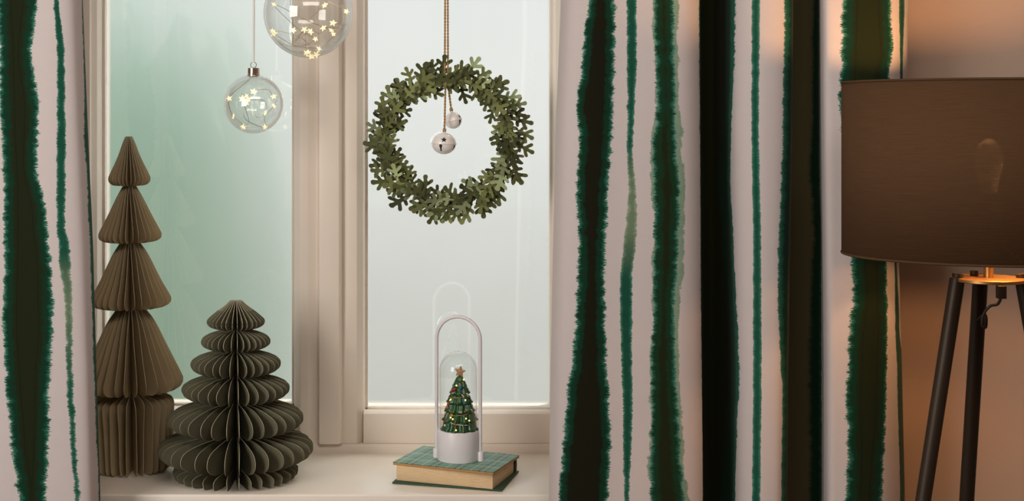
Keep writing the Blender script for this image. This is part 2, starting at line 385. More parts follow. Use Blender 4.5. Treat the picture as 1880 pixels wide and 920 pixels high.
# ------------------------------------------------------------------ curtains
ROWS = [0, 230, 460, 690, 920]
def interp(xs, ys, x):
    if not isinstance(ys, (list, tuple)): return float(ys)
    if x <= xs[0]: return ys[0]
    if x >= xs[-1]: return ys[-1]
    for i in range(len(xs)-1):
        if x <= xs[i+1]:
            t = (x-xs[i])/(xs[i+1]-xs[i]); return ys[i]+(ys[i+1]-ys[i])*t
def cosint(tab, x):
    """tab: [(py, val)...] smooth interpolation"""
    if x <= tab[0][0]: return tab[0][1]
    if x >= tab[-1][0]: return tab[-1][1]
    for a, b in zip(tab, tab[1:]):
        if x <= b[0]:
            t = (x-a[0])/(b[0]-a[0]); t = t*t*(3-2*t); return a[1]+(b[1]-a[1])*t

def fabric_material(name, stripes):
    m = bpy.data.materials.new(name); m.use_nodes = True; nt = m.node_tree; b = nt.nodes['Principled BSDF']; out = nt.nodes['Material Output']
    b.inputs['Roughness'].default_value = .85; b.inputs['Specular IOR Level'].default_value = .1; b.inputs['Sheen Weight'].default_value = .05
    uv = nn(nt, 'ShaderNodeUVMap'); uv.uv_map = 'UVMap'
    def noise_(sx_, sy_, off, detail=3, rough=.6, scale=1.0):
        mp = nn(nt, 'ShaderNodeMapping'); mp.inputs['Scale'].default_value = (sx_, sy_, 1); mp.inputs['Location'].default_value = (off, off*1.7, off*.3)
        nt.links.new(uv.outputs[0], mp.inputs[0])
        n = nn(nt, 'ShaderNodeTexNoise'); n.inputs['Scale'].default_value = scale; n.inputs['Detail'].default_value = detail; n.inputs['Roughness'].default_value = rough
        nt.links.new(mp.outputs[0], n.inputs[0]); return n.outputs[0]
    def mth(op, a, c, c3=None):
        n = nn(nt, 'ShaderNodeMath', operation=op)
        for i, v in enumerate((a, c, c3)):
            if v is None: continue
            if isinstance(v, (int, float)): n.inputs[i].default_value = v
            else: nt.links.new(v, n.inputs[i])
        return n.outputs[0]
    def sstep(v, lo, hi):
        n = nn(nt, 'ShaderNodeMapRange', interpolation_type='SMOOTHSTEP'); n.inputs[1].default_value = lo; n.inputs[2].default_value = hi
        nt.links.new(v, n.inputs[0]); return n.outputs[0]
    def mixc(f, c1, c2):
        n = nn(nt, 'ShaderNodeMix', data_type='RGBA')
        nt.links.new(f, n.inputs[0])
        for i, c in ((6, c1), (7, c2)):
            if isinstance(c, tuple): n.inputs[i].default_value = (*c, 1)
            else: nt.links.new(c, n.inputs[i])
        return n.outputs[2]
    fineL = noise_(170, 560, 3.1, 5, .75); fineR = noise_(170, 560, 17.3, 5, .75)
    medL = noise_(30, 75, 5.5, 4, .65); medR = noise_(30, 75, 29.5, 4, .65)
    soft = noise_(25, 12, 40.1, 4, .6); blot = noise_(60, 70, 51.7, 5, .65); streak = noise_(240, 5, 61, 3)
    edgeL = mth('ADD', mth('MULTIPLY', mth('SUBTRACT', fineL, .5), .021), mth('MULTIPLY', mth('SUBTRACT', medL, .5), .019))
    edgeR = mth('ADD', mth('MULTIPLY', mth('SUBTRACT', fineR, .5), .021), mth('MULTIPLY', mth('SUBTRACT', medR, .5), .019))
    col = mixc(blot, (.54, .483, .475), (.58, .52, .51))
    for i, s in enumerate(stripes):
        at = nn(nt, 'ShaderNodeAttribute'); at.attribute_name = 'stripe%d' % i
        sp = nn(nt, 'ShaderNodeSeparateXYZ'); nt.links.new(at.outputs['Vector'], sp.inputs[0])
        rg = s.get('rag', 1.0)
        a = mth('ADD', sp.outputs[0], mth('MULTIPLY', edgeL, rg)); c = mth('ADD', sp.outputs[1], mth('MULTIPLY', edgeR, rg))
        d = mth('MINIMUM', a, c)
        pale = sp.outputs[2]
        if s.get('wash'):
            wl, wr = s['wash']
            wa = mth('ADD', mth('ADD', sp.outputs[0], wl), mth('MULTIPLY', mth('SUBTRACT', soft, .55), .03)); wc = mth('ADD', mth('ADD', sp.outputs[1], wr), mth('MULTIPLY', mth('SUBTRACT', soft, .55), .03))
            wd = mth('ADD', mth('MINIMUM', wa, wc), mth('MULTIPLY', mth('ADD', edgeL, edgeR), .35))
            wash = mth('MULTIPLY', sstep(wd, 0, .0022), .92)
            col = mixc(wash, col, mixc(blot, (.30, .34, .24), (.06, .22, .14)))
        fringe = s.get('fringe', (.012, .095, .062)); core = s.get('core', (.004, .030, .014)); mid = s.get('mid', (.013, .014, .003))
        fcol = mixc(mth('MULTIPLY', blot, 1.0), tuple(x*.55 for x in fringe), tuple(x*1.35 for x in fringe))
        fcol = mixc(mth('MULTIPLY', mth('SUBTRACT', 1.0, sstep(d, .0005, .006)), blot), fcol, (.09, .26, .19))
        fcol = mixc(pale, fcol, (.24, .31, .20))
        cw = s.get('cw', .011)
        k = sstep(mth('ADD', d, mth('MULTIPLY', mth('SUBTRACT', medL, .5), .012)), cw*.35, cw)
        k = mth('MULTIPLY', k, s.get('corek', 1.0))
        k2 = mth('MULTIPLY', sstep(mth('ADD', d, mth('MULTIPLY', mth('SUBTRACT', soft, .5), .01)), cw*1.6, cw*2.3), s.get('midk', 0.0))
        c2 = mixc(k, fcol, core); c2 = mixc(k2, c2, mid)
        # darker pooled line a little inside the edge
        if s.get('line'):
            ln = mth('SUBTRACT', 1.0, sstep(mth('ABSOLUTE', mth('SUBTRACT', mth('MINIMUM', sp.outputs[0], sp.outputs[1]), s['line']), 0), .0003, .0016))
            c2 = mixc(mth('MULTIPLY', ln, .6), c2, (.002, .010, .006))
        msk = sstep(d, 0, s.get('soft', .0016))
        col = mixc(msk, col, c2)
    # weave streaks
    nt.links.new(col, b.inputs['Base Color'])
    bp = nn(nt, 'ShaderNodeBump'); bp.inputs['Strength'].default_value = .06; bp.inputs['Distance'].default_value = .001
    nt.links.new(streak, bp.inputs['Height']); nt.links.new(bp.outputs[0], b.inputs['Normal'])
    tl = nn(nt, 'ShaderNodeBsdfTranslucent'); nt.links.new(col, tl.inputs[0])
    ms = nn(nt, 'ShaderNodeMixShader'); ms.inputs[0].default_value = .03
    nt.links.new(b.outputs[0], ms.inputs[1]); nt.links.new(tl.outputs[0], ms.inputs[2]); nt.links.new(ms.outputs[0], out.inputs[0])
    return m

def curtain(label, cols, stripes, parent_name='curtain'):
    """cols: [(px or [px per ROWS], Y)]. stripes: dict(L=[(py,px)], R=[(py,px)], pale=[(py,val)])"""
    NS = 10
    base = []
    def row_cols(py):
        return smooth_path([(interp(ROWS, c[0], py), c[1]) for c in cols], NS)
    # u from the middle row
    rc = row_cols(460); us = [0.0]
    pts = [Vector((wx(p, y), y)) for p, y in rc]
    for a, b in zip(pts, pts[1:]): us.append(us[-1]+(b-a).length)
    NZ = 150; zs = [.03+(2.303-.03)*k/NZ for k in range(NZ+1)]
    verts = []; attrs = [[] for _ in stripes]; uvs = []
    YM = 2.41
    for z in zs:
        py = CY+(ZC-z)*F/YM
        rc = row_cols(py)
        # px -> u for this row: running maximum of px = what is seen from the front
        def px2u(px):
            best = None
            for i in range(len(rc)-1):
                a, b = rc[i][0], rc[i+1][0]
                if a <= px <= b and b > a:
                    t = (px-a)/(b-a); cand = (min(rc[i][1], rc[i+1][1]), us[i]+(us[i+1]-us[i])*t)
                    if best is None or cand[0] < best[0]: best = cand
            if best: return best[1]
            if px < rc[0][0]: return us[0]-(rc[0][0]-px)*YM/F
            return us[-1]+(px-rc[-1][0])*YM/F
        Ls = [px2u(cosint(s['L'], py)) if 'L' in s else s['ul'] for s in stripes]
        Rs = [px2u(cosint(s['R'], py)) if 'R' in s else s['ur'] for s in stripes]
        Ps = [cosint(s['pale'], py) if 'pale' in s else 0 for s in stripes]
        for i, (px, y) in enumerate(rc):
            verts.append((wx(px, y), y, z)); uvs.append((us[i], z))
            for k in range(len(stripes)): attrs[k].append((us[i]-Ls[k], Rs[k]-us[i], Ps[k]))
    nx = len(us); faces = []
    for j in range(NZ):
        for i in range(nx-1):
            a = j*nx+i; faces.append((a, a+1, a+nx+1, a+nx))
    me = bpy.data.meshes.new('curtain_fabric'); me.from_pydata(verts, [], faces)
    uvl = me.uv_layers.new(name='UVMap'); vi = [0]*len(me.loops); me.loops.foreach_get('vertex_index', vi)
    fl = []
    for i in vi: fl += uvs[i]
    uvl.data.foreach_set('uv', fl)
    for k, at in enumerate(attrs):
        A = me.attributes.new('stripe%d' % k, 'FLOAT_VECTOR', 'POINT'); A.data.foreach_set('vector', [c for v in at for c in v])
    me.polygons.foreach_set('use_smooth', [True]*len(me.polygons))
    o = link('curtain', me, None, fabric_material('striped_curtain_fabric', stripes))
    sol = o.modifiers.new('thick', 'SOLIDIFY'); sol.thickness = .0018; sol.offset = -1
    return tag(o, label, 'curtain')

WIDE = dict(cw=.009, midk=.85, line=.025)
curtain('striped curtain hanging at the left edge of the photo, beside the tall paper tree',
    [(-90, 2.50), (-60, 2.44), (-10, 2.415), (40, 2.41), (90, 2.405), ([125, 132, 140, 148, 152], 2.412), ([143, 151, 161, 168, 174], 2.43),
     ([152, 161, 171, 177, 184], 2.46), ([147, 156, 166, 172, 179], 2.50)],
    [dict(L=[(0, -6), (100, -2), (230, 1), (350, 6), (480, 6), (600, 4), (700, 10), (800, 18), (920, 34)],
          R=[(0, 68), (100, 60), (200, 72), (300, 69), (400, 86), (500, 96), (600, 99), (700, 92), (800, 90), (920, 84)], **WIDE),
     dict(L=[(0, 98), (100, 104), (250, 104), (400, 103), (480, 108), (550, 118), (640, 121), (700, 122), (800, 128), (920, 136)],
          R=[(0, 109), (100, 119), (250, 121), (400, 120), (480, 130), (550, 133), (640, 133), (700, 135), (800, 140), (920, 148)],
          pale=[(460, 0), (520, .6), (560, .8), (610, .5), (680, .15), (720, 0)], corek=.35, cw=.005, rag=.55),
     dict(L=[(0, 150), (150, 154), (260, 154), (330, 160), (500, 166), (620, 170), (760, 175), (920, 181)],
          R=[(0, 300), (920, 300)], corek=.5, rag=.9, wash=(-.002, .05))])
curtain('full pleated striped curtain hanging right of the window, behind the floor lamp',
    [([1033, 1024, 1018, 1013, 1010], 2.52), ([1030, 1021, 1016, 1012, 1009], 2.48), ([1046, 1038, 1034, 1030, 1028], 2.43), (1080, 2.41), (1140, 2.405), (1200, 2.40), (1250, 2.40),
     ([1276, 1278, 1280, 1282, 1284], 2.415), ([1285, 1286, 1287, 1289, 1291], 2.44), ([1280, 1281, 1282, 1284, 1286], 2.50), ([1290, 1291, 1292, 1295, 1297], 2.535), (1312, 2.54),
     ([1330, 1331, 1336, 1340, 1342], 2.50), ([1350, 1350, 1354, 1357, 1358], 2.44), (1385, 2.41), (1420, 2.405),
     ([1447, 1445, 1442, 1439, 1436], 2.415), ([1456, 1454, 1450, 1447, 1445], 2.44), ([1449, 1447, 1443, 1440, 1438], 2.51), ([1463, 1461, 1459, 1457, 1455], 2.54), (1483, 2.545),
     ([1502, 1503, 1506, 1508, 1508], 2.52), ([1507, 1509, 1512, 1514, 1515], 2.45), ([1514, 1516, 1519, 1521, 1522], 2.41), (1545, 2.40), (1585, 2.395), (1615, 2.40),
     ([1645, 1640, 1636, 1636, 1640], 2.42), ([1662, 1656, 1647, 1650, 1654], 2.45), ([1668, 1664, 1650, 1656, 1661], 2.49)],
    [dict(L=[(0, 1078), (100, 1069), (200, 1058), (260, 1063), (360, 1057), (460, 1062), (560, 1058), (660, 1050), (720, 1041), (800, 1034), (920, 1026)],
          R=[(0, 1131), (100, 1129), (200, 1126), (280, 1122), (370, 1116), (460, 1112), (560, 1112), (650, 1114), (740, 1119), (820, 1122), (920, 1117)], cw=.008, midk=.95, line=.018, mid=(.009, .007, .002)),
     dict(L=[(0, 1150), (200, 1151), (280, 1150), (350, 1154), (400, 1149), (450, 1144), (500, 1138), (560, 1137), (650, 1140), (760, 1143), (920, 1145)],
          R=[(0, 1169), (100, 1170), (200, 1166), (280, 1162), (350, 1168), (400, 1170), (450, 1168), (500, 1161), (650, 1161), (760, 1162), (920, 1156)],
          pale=[(270, 0), (310, .5), (350, .9), (420, .9), (460, .4), (510, 0)], corek=.35, cw=.006, rag=.42),
     dict(L=[(0, 1200), (200, 1204), (270, 1198), (330, 1200), (460, 1200), (560, 1199), (660, 1195), (740, 1196), (860, 1192), (920, 1194)],
          R=[(0, 1238), (200, 1240), (260, 1242), (350, 1248), (460, 1246), (560, 1238), (660, 1240), (800, 1248), (920, 1256)],
          wash=(.004, .010), cw=.008, midk=.85, rag=.9, core=(.008, .034, .014)),
     dict(L=[(0, 1283), (460, 1286), (920, 1290)], R=[(0, 1351), (100, 1349), (230, 1343), (330, 1341), (460, 1347), (560, 1352), (620, 1356), (700, 1358), (800, 1353), (920, 1350)], cw=.030, midk=.95, rag=1.0),
     dict(L=[(0, 1379), (230, 1379), (460, 1382), (700, 1382), (920, 1380)], R=[(0, 1396), (230, 1394), (460, 1398), (700, 1399), (920, 1397)], corek=.25, cw=.007, rag=.28),
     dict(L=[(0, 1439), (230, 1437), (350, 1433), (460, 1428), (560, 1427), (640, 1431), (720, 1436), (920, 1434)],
          R=[(0, 1504), (300, 1505), (460, 1508), (920, 1509)], cw=.016, midk=1, mid=(.095, .08, .038), rag=.6),  # dark stripe; its olive brown middle paints the fold's shade into the fabric
     dict(L=[(0, 1546), (100, 1543), (200, 1540), (300, 1554), (450, 1559), (540, 1565), (630, 1556), (720, 1553), (850, 1554), (920, 1551)],
          R=[(0, 1637), (100, 1639), (140, 1633), (300, 1632), (480, 1628), (600, 1630), (750, 1627), (920, 1620)], **WIDE),
     dict(L=[(0, 1650), (120, 1652), (300, 1650), (460, 1642), (600, 1643), (700, 1647), (920, 1652)], R=[(0, 1661), (120, 1658), (300, 1656), (460, 1646), (600, 1651), (700, 1658), (920, 1664)], corek=.8, rag=.4)])
rod = tag(empty('curtain_rod', (0, 0, 0)), 'dark metal curtain rod above the window carrying both striped curtains', 'curtain rod')
tube_obj('rod', [(-1.3, 2.45, 2.318), (1.1, 2.45, 2.318)], .012, M['rod'], rod, 12)
for x in (-1.15, -.05, .98): tube_obj('bracket', [(x, 2.45, 2.318), (x, 2.585, 2.318)], .008, M['rod'], rod)

# ------------------------------------------------------------------ honeycomb paper trees
def paper_tree(name, label, px, Y, prof, N, mat, lean=0.0, amp=.27):
    t = tag(empty(name, (wx(px, Y), Y, SILL), (0, lean, math.radians(4.2))), label, 'paper tree')
    mpp = Y/F
    pr = [(r*mpp, wz(py, Y)-SILL, wv) for r, py, wv in prof]
    zmin = min(p[1] for p in pr); pr = [(r, z-zmin+.0005, wv) for r, z, wv in pr]
    pr = smooth_path(pr, 4)
    d = PI/N
    meshes = []
    for sg in (1, -1):
        for v_ in range(2):
            bm = bmesh.new(); fr_ = (0.0, .35, .65, .85, .96, 1.0); rows = []
            for s, (r, z, wv) in enumerate(pr):
                r = max(r, .004); row = []
                zc = z
                for f in fr_:
                    rr = .0025+(r-.0025)*f
                    ang = sg*d*amp*(wv*(.4+.6*f))+d*.10*noise.noise(Vector((z*14, v_*9+sg*3, f)))*f
                    row.append(bm.verts.new((rr*math.cos(ang), rr*math.sin(ang), zc)))
                rows.append(row)
            for A, B in zip(rows, rows[1:]):
                for k in range(len(fr_)-1): bm.faces.new((A[k], A[k+1], B[k+1], B[k]))
            bmesh.ops.recalc_face_normals(bm, faces=bm.faces)
            bmesh.ops.solidify(bm, geom=list(bm.faces), thickness=.0009)
            for f in bm.faces:
                ls = sorted(e.calc_length() for e in f.edges)
                if len(ls) == 4 and ls[1] < .00125 and ls[2] > .0015: f.material_index = 1
            meshes.append(flat_auto(bm_mesh(bm, 'paper_fin'), 45))
    for me in meshes: me.materials.append(mat); me.materials.append(M['cutedge'])
    for i in range(N*1):
        me = meshes[(i % 2)*2+random.randint(0, 1)]
        o = link('paper_fin', me, t); o.rotation_euler = (0, 0, 2*PI*(i+.5)/N+random.uniform(-.012, .012))
    tube_obj('core', [(0, 0, .001), (0, 0, pr[0][1])], .004, mat, t, 8)
    return t
W = 1.0   # waist: sheets glued in pairs
tall = [(6, 250, 0), (10, 258, -.1), (21, 288, -.4), (35, 318, -.5), (38, 326, -.5), (37, 333, -.4), (30, 339, .3), (13, 341, W),
        (14, 344, W), (24, 362, .4), (40, 395, -.3), (55, 424, -.5), (57, 431, -.5), (55, 438, -.4), (44, 443, .3), (20, 445, W),
        (21, 449, W), (34, 470, .4), (54, 512, -.3), (70, 541, -.5), (73, 549, -.5), (71, 557, -.4), (58, 563, .3), (27, 565, W),
        (28, 569, W), (44, 592, .4), (68, 642, -.3), (90, 688, -.5), (93, 697, -.5), (90, 708, -.4), (74, 716, .3), (38, 718, W),
        (40, 722, W), (66, 728, .5), (76, 740, 0), (74, 780, -.5), (72, 820, -.7), (71, 848, -.8), (66, 858, -.8), (50, 861, -.8), (20, 861, -.8)]
paper_tree('paper_tree', 'tall slim tan brown honeycomb paper tree beside the left curtain', 244, 2.735, tall, 30, M['olivepaper'], lean=-.012)
small = [(12, 552, 0), (20, 560, -.1), (36, 572, -.3), (50, 584, -.5), (53, 590, -.5), (50, 597, -.4), (38, 602, .3), (17, 603, W),
         (19, 606, W), (38, 609, .3), (56, 616, -.3), (63, 624, -.5), (61, 633, -.4), (46, 640, .3), (22, 641, W),
         (24, 644, W), (48, 647, .3), (72, 655, -.3), (82, 664, -.5), (79, 676, -.4), (60, 685, .3), (28, 686, W),
         (30, 689, W), (60, 692, .3), (86, 700, -.3), (98, 709, -.5), (95, 722, -.4), (74, 732, .3), (34, 733, W),
         (36, 737, W), (74, 741, .3), (108, 751, -.3), (123, 763, -.5), (119, 779, -.4), (90, 790, .3), (42, 791, W),
         (44, 795, W), (88, 798, .3), (126, 805, -.3), (141, 817, -.5), (137, 834, -.4), (104, 848, .3), (56, 850, W),
         (60, 852, W), (96, 853, .2), (112, 858, -.2), (114, 865, -.4), (108, 874, -.4), (80, 878, -.3), (30, 878, -.3)]
paper_tree('paper_tree', 'short wide dark green grey honeycomb paper tree with seven ruffled tiers', 433, 2.665, small, 32, M['greenpaper'])

# ------------------------------------------------------------------ book
bk = tag(empty('book', (wx(838, 2.67), 2.668, SILL), (0, 0, math.radians(-21))), 'old book with a green checked cover lying flat on the sill under the lantern', 'book')
LX, LY = .192, .138
def slab(name, x0, x1, y0, y1, z0, z1, mat, rot=0, bev=.001, tilt=0):
    o = box_obj(name, x0, x1, y0, y1, z0, z1, mat, bk, bev); o.rotation_euler = (0, tilt, math.radians(rot)); return o
slab('back_cover', -LX/2-.008, LX/2+.008, -LY/2-.006, LY/2+.006, .0005, .0035, M['bookdark'], rot=5)
slab('page_block', -LX/2+.001, LX/2-.003, -LY/2+.001, LY/2-.004, .0036, .0315, M['pages'], rot=.5)
slab('cover_board', -LX/2-.003, LX/2+.004, -LY/2-.003, LY/2+.003, .0316, .0358, M['bookedge'], rot=-2)
fc = slab('front_cover', -LX/2-.0032, LX/2+.0042, -LY/2-.0032, LY/2+.0032, .0359, .0372, M['check'], rot=-2, bev=.0005)
fc['label'] = 'green and white checked front cover'
bm = bmesh.new(); 
pts = [(LY/2-.003, .001), (LY/2+.004, .006), (LY/2+.006, .018), (LY/2+.004, .031), (LY/2-.003, .036)]
prism(bm, [(a, b) for a, b in pts], 'x', -LX/2, LX/2); bmesh.ops.recalc_face_normals(bm, faces=bm.faces)
link('spine', bm_mesh(bm, 'spine'), bk, M['bookdark'])

# ------------------------------------------------------------------ dome lantern
YD = 2.66; zb = SILL+.0374; sc = YD/F
ln = tag(empty('dome_lantern', (wx(841.5, YD), YD, zb), (0, 0, math.radians(-17))), 'white lantern with arched handle and clear dome standing on the book', 'lantern')
H1 = wz(788, YD)-zb; R1 = 38.6*sc
lathe_obj('base', [(0, 0), (R1-.002, 0), (R1-.0006, .0006), (R1, .002), (R1, H1-.002), (R1-.0006, H1-.0006), (R1-.002, H1), (R1-.006, H1), (R1-.0065, H1-.001), (0, H1-.001)], M['plastic'], ln, 64)
RD = 34.8*sc; HD = wz(645, YD)-zb
prof = [(RD, H1-.001), (RD, HD-RD)]+[(RD*math.cos(a), HD-RD+RD*math.sin(a)) for a in [PI/2*k/12 for k in range(1, 12)]]+[(0, HD)]
lathe_obj('glass_dome', prof, M['domeglass'], ln, 64)
lathe_obj('dome_nub', [(0, HD-.001), (.0012, HD), (.0012, HD+.0012), (0, HD+.002)], M['plastic'], ln, 10)
# handle
RH = 41.5*sc; HT = wz(581.5, YD)-zb
hp = [(-RH, 0, .006)]+[(-RH, 0, z) for z in (.05, .12, HT-RH)]+[(RH*math.cos(PI-PI*k/24), 0, HT-RH+RH*math.sin(PI-PI*k/24)) for k in range(1, 24)]+[(RH, 0, HT-RH), (RH, 0, .12), (RH, 0, .05), (RH, 0, .006)]
tube_obj('handle', hp, .0034, M['plastic'], ln, 14)
for s in (-1, 1):
    lathe_obj('handle_foot', [(0, 0), (.0055, 0), (.0062, .0006), (.0062, .0165), (.0056, .0178), (0, .0178)], M['plastic'], ln, 20, c=(s*(RH+.0012), -.002*s, .0))
# resin tree
tz = wz(788, YD)-zb
def zt(py): return wz(py, YD)-zb
def rz(py): return wz(py, YD)-(zb+tz-.0008)
tiers = [(786, 764, 32, 23), (769, 748, 30, 19), (752, 732, 26, 16), (736, 717, 22, 12), (720, 704, 17.5, 9), (707, 694, 13, 6), (697, 687, 8, 3)]
bm = bmesh.new()
for ti, (pb, pt_, rb, rtp) in enumerate(tiers):
    nl = 11-ti; ph = random.uniform(0, 6)
    r0, r1 = rb*sc, rtp*sc; z0, z1 = rz(pb), rz(pt_)
    prof = [(0, z0+.0035), (r0*.72, z0+.003), (r0*.97, z0), (r0, z0+.0012), (r0*.86, z0+(z1-z0)*.28), (r0*.62+r1*.3, z0+(z1-z0)*.6), (r1, z1), (0, z1)]
    lathe(bm, prof, 88, fr=lambda a, j, nl=nl, ph=ph: 1+(.17*(abs(math.sin(a*nl/2+ph))**.6*2-1.25) + .035*math.sin(a*nl*2.3+ph*2))*(1 if 1 <= j <= 5 else .3))
for v in bm.verts:
    n = noise.noise_vector(v.co*260); v.co += n*.0008
bmesh.ops.recalc_face_normals(bm, faces=bm.faces)
rt = tb = link('figurine_tree', bm_mesh(bm, 'figurine_tree', True), ln, M['resin'])
rt['label'] = 'painted miniature christmas tree with gold star'
rt.location = (2.5*sc, 0, tz-.0008)
mn = min(v.co.z for v in tb.data.vertices)
for v in tb.data.vertices: v.co.z -= mn
def tree_r(py):
    for pb, pt_, rb, rtp in tiers:
        if pt_ <= py <= pb: return (rtp+(rb-rtp)*((py-pt_)/(pb-pt_))**1.2)*sc
    return 6*sc
def star_mesh(name, R, r, th, n=5, puff=0):
    bm = bmesh.new(); F_ = []; 
    fr_ = bm.verts.new((0, -th, 0)); bk_ = bm.verts.new((0, th, 0)); ring = []
    for k in range(2*n):
        a = PI/2+k*PI/n; q = R if k % 2 == 0 else r
        ring.append(bm.verts.new((q*math.cos(a), 0, q*math.sin(a))))
    ra = [bm.verts.new(v.co+Vector((0, -th*.5, 0))) for v in ring]; rb_ = [bm.verts.new(v.co+Vector((0, th*.5, 0))) for v in ring]
    for v in ring: bm.verts.remove(v)
    m = 2*n
    for k in range(m):
        k2 = (k+1) % m
        bm.faces.new((fr_, ra[k2], ra[k])); bm.faces.new((bk_, rb_[k], rb_[k2])); bm.faces.new((ra[k], ra[k2], rb_[k2], rb_[k]))
    bmesh.ops.recalc_face_normals(bm, faces=bm.faces)
    return bm_mesh(bm, name)
st = link('star', star_mesh('star', 10*sc, 5*sc, .0028, 5), rt, M['gold']); st.location = (.001, -.001, rz(682)); st.rotation_euler = (0, .15, .1); st.scale = (1.1, 1.4, 1.1)
st2 = lathe_obj('star_base', [(0, rz(697)), (3.5*sc, rz(696)), (4*sc, rz(690)), (0, rz(688))], M['gold'], rt, 12)
# garlands: gold wires spiralling, white loop, baubles, lights
def garland(py0, py1, a0, a1, mat, rad, name):
    pts = []
    for k in range(49):
        t = k/48; a = a0+(a1-a0)*t; py = py0+(py1-py0)*t+3.0*math.sin(t*PI)
        r = tree_r(py)+.0026
        pts.append((r*math.cos(a), r*math.sin(a), rz(py)+.0003*math.sin(k*2)))
    return tube_obj(name, pts, rad, mat, rt, 6)
garland(758, 752, PI*1.02, PI*2.05, M['gold'], .0007, 'garland'); garland(728, 720, PI*1.0, PI*2.0, M['gold'], .0007, 'garland'); garland(764, 775, PI*1.15, PI*1.75, M['whiteen'], .0006, 'garland')
def onb(px, py, extra=.0022):
    x = (px-844)*sc; r = tree_r(py)+extra
    x = max(-r*.95, min(r*.95, x)); return Vector((x, -math.sqrt(max(r*r-x*x, 0)), rz(py)))
def ball(name, px, py, R, mat, parent=rt):
    bm = bmesh.new(); bmesh.ops.create_uvsphere(bm, u_segments=12, v_segments=8, radius=R*sc)
    o = link(name, bm_mesh(bm, name, True), parent, mat); o.location = onb(px, py); return o
for px, py, R, c in ((833, 716, 3, 'red'), (838, 713, 3, 'red'), (828, 720, 2.6, 'red'), (849, 710, 3.2, 'blue'), (857, 737, 2.8, 'blue'), (862, 734, 2.4, 'blue'),
                     (827, 740, 3.6, 'red'), (824, 746, 3, 'gold'), (833, 753, 3.4, 'yellow'), (836, 758, 2.6, 'yellow'), (823, 768, 3, 'red'), (819, 773, 2.6, 'red'),
                     (844, 776, 2.6, 'red'), (858, 752, 2.4, 'gold'), (864, 725, 2.6, 'gold'), (822, 778, 2.2, 'whiteen')):
    ball('bauble', px, py, R, M[c])
for px, py in ((832, 731), (838, 765), (834, 762), (853, 696), (841, 706), (850, 770), (846, 783), (866, 768), (859, 731), (829, 734), (862, 763)):
    ball('fairy_light', px, py, 1.5, M['ledgold'])
for k, (px, py, R) in enumerate(((851, 725, 5), (858, 723, 4.2), (866, 752, 4.5))):
    c = onb(px, py, .002)
    tube_obj('ribbon_loop', [c+Vector((R*sc*math.cos(a), -.0005*math.sin(a*2), R*sc*.75*math.sin(a))) for a in [PI*q/10-.2 for q in range(13)]], .0008, M['whiteen'], rt, 6)

# ------------------------------------------------------------------ glass baubles
star_me = star_mesh('led_star', .0066, .0030, .0013)
def bauble(label, px, py, rpx, Y, stars, seed, capw):
    rnd = random.Random(seed); s = Y/F; R = rpx*s
    t = tag(empty('glass_bauble', P(px, py, Y)), label, 'bauble', None)
    bm = bmesh.new(); bmesh.ops.create_uvsphere(bm, u_segments=96, v_segments=64, radius=R)
    link('glass_globe', bm_mesh(bm, 'glass_globe', True), t, M['glass'])
    bm = bmesh.new(); bmesh.ops.create_uvsphere(bm, u_segments=96, v_segments=64, radius=R*.955)
    link('inner_glass', bm_mesh(bm, 'inner_glass', True), t, M['glass'])
    cw = capw*s
    lathe_obj('cap', [(0, R+.013*R/.056), (cw*.85, R+.013*R/.056), (cw, R+.012*R/.056), (cw, R+.001), (cw*1.08, R), (cw*1.08, R-.0035), (cw*.9, R-.004)], M['silver'], t, 32)
    zc = R+.013*R/.056
    tube_obj('ring', [(.0055*math.cos(a)*R/.056, 0, zc+.0055*R/.056+.0055*math.sin(a)*R/.056) for a in [2*PI*k/20 for k in range(20)]], .0007, M['silver'], t, 6, closed=True)
    zt_ = zc+.010*R/.056
    tube_obj('hanging_cord', [(0, 0, zt_), (.0006, 0, zt_+.1), (0, 0, WT-.0-t.location.z)], .0020, M['cord'], t, 8)
    pts3 = []
    for sx_, sy_ in stars:
        x, z = (sx_-px)*s, (sy_-py)*s*-1
        mx_ = math.sqrt(max(R*R*.86-x*x-z*z, 0)); y = rnd.uniform(-.9, .9)*mx_
        q = Vector((x, y, z)); pts3.append(q)
        o = link('led_star', star_me, t, M['ledstar']); o.location = q; o.rotation_euler = (rnd.uniform(-.7, .7), rnd.uniform(0, 6), rnd.uniform(-.8, .8))
        k = rnd.uniform(.8, 1.15); o.scale = (k, k, k)
    path = [(0, 0, R*.97)]; prev = Vector(path[0])
    for q in pts3:
        mid = (prev+q)/2
        off = Vector((rnd.uniform(-1, 1), rnd.uniform(-1, 1), rnd.uniform(-1, .6)))*R*.35
        mid = mid+off
        if mid.length > R*.9: mid = mid.normalized()*R*.9
        path += [tuple(mid), tuple(q)]; prev = q
    pp = smooth_path(path, 8)
    pp = [Vector(p)*(min(1, R*.92/max(Vector(p).length, 1e-6))) for p in pp]
    tube_obj('light_wire', pp, .00045, M['wire'], t, 5)
    return t
bauble('smaller clear glass bauble with silver cap and glowing star lights, hanging on a white cord', 465.5, 191, 54, 2.72,
       [(422, 181), (431, 214), (445, 233), (448, 182), (451, 177), (470, 169), (501, 177), (500, 194), (485, 234), (453, 189), (486, 207), (460, 184)], 3, 11)
bauble('larger clear glass bauble cut off by the top of the photo, glowing star lights inside', 566, 24, 82, 2.68,
       [(539, 56), (558, 54), (574, 61), (597, 55), (610, 58), (613, 44), (636, 21), (598, 12), (563, 98), (571, 103), (581, 100), (500, 57), (582, 74), (505, 10), (612, 62), (566, 96), (583, 88), (503, 62)], 11, 16)

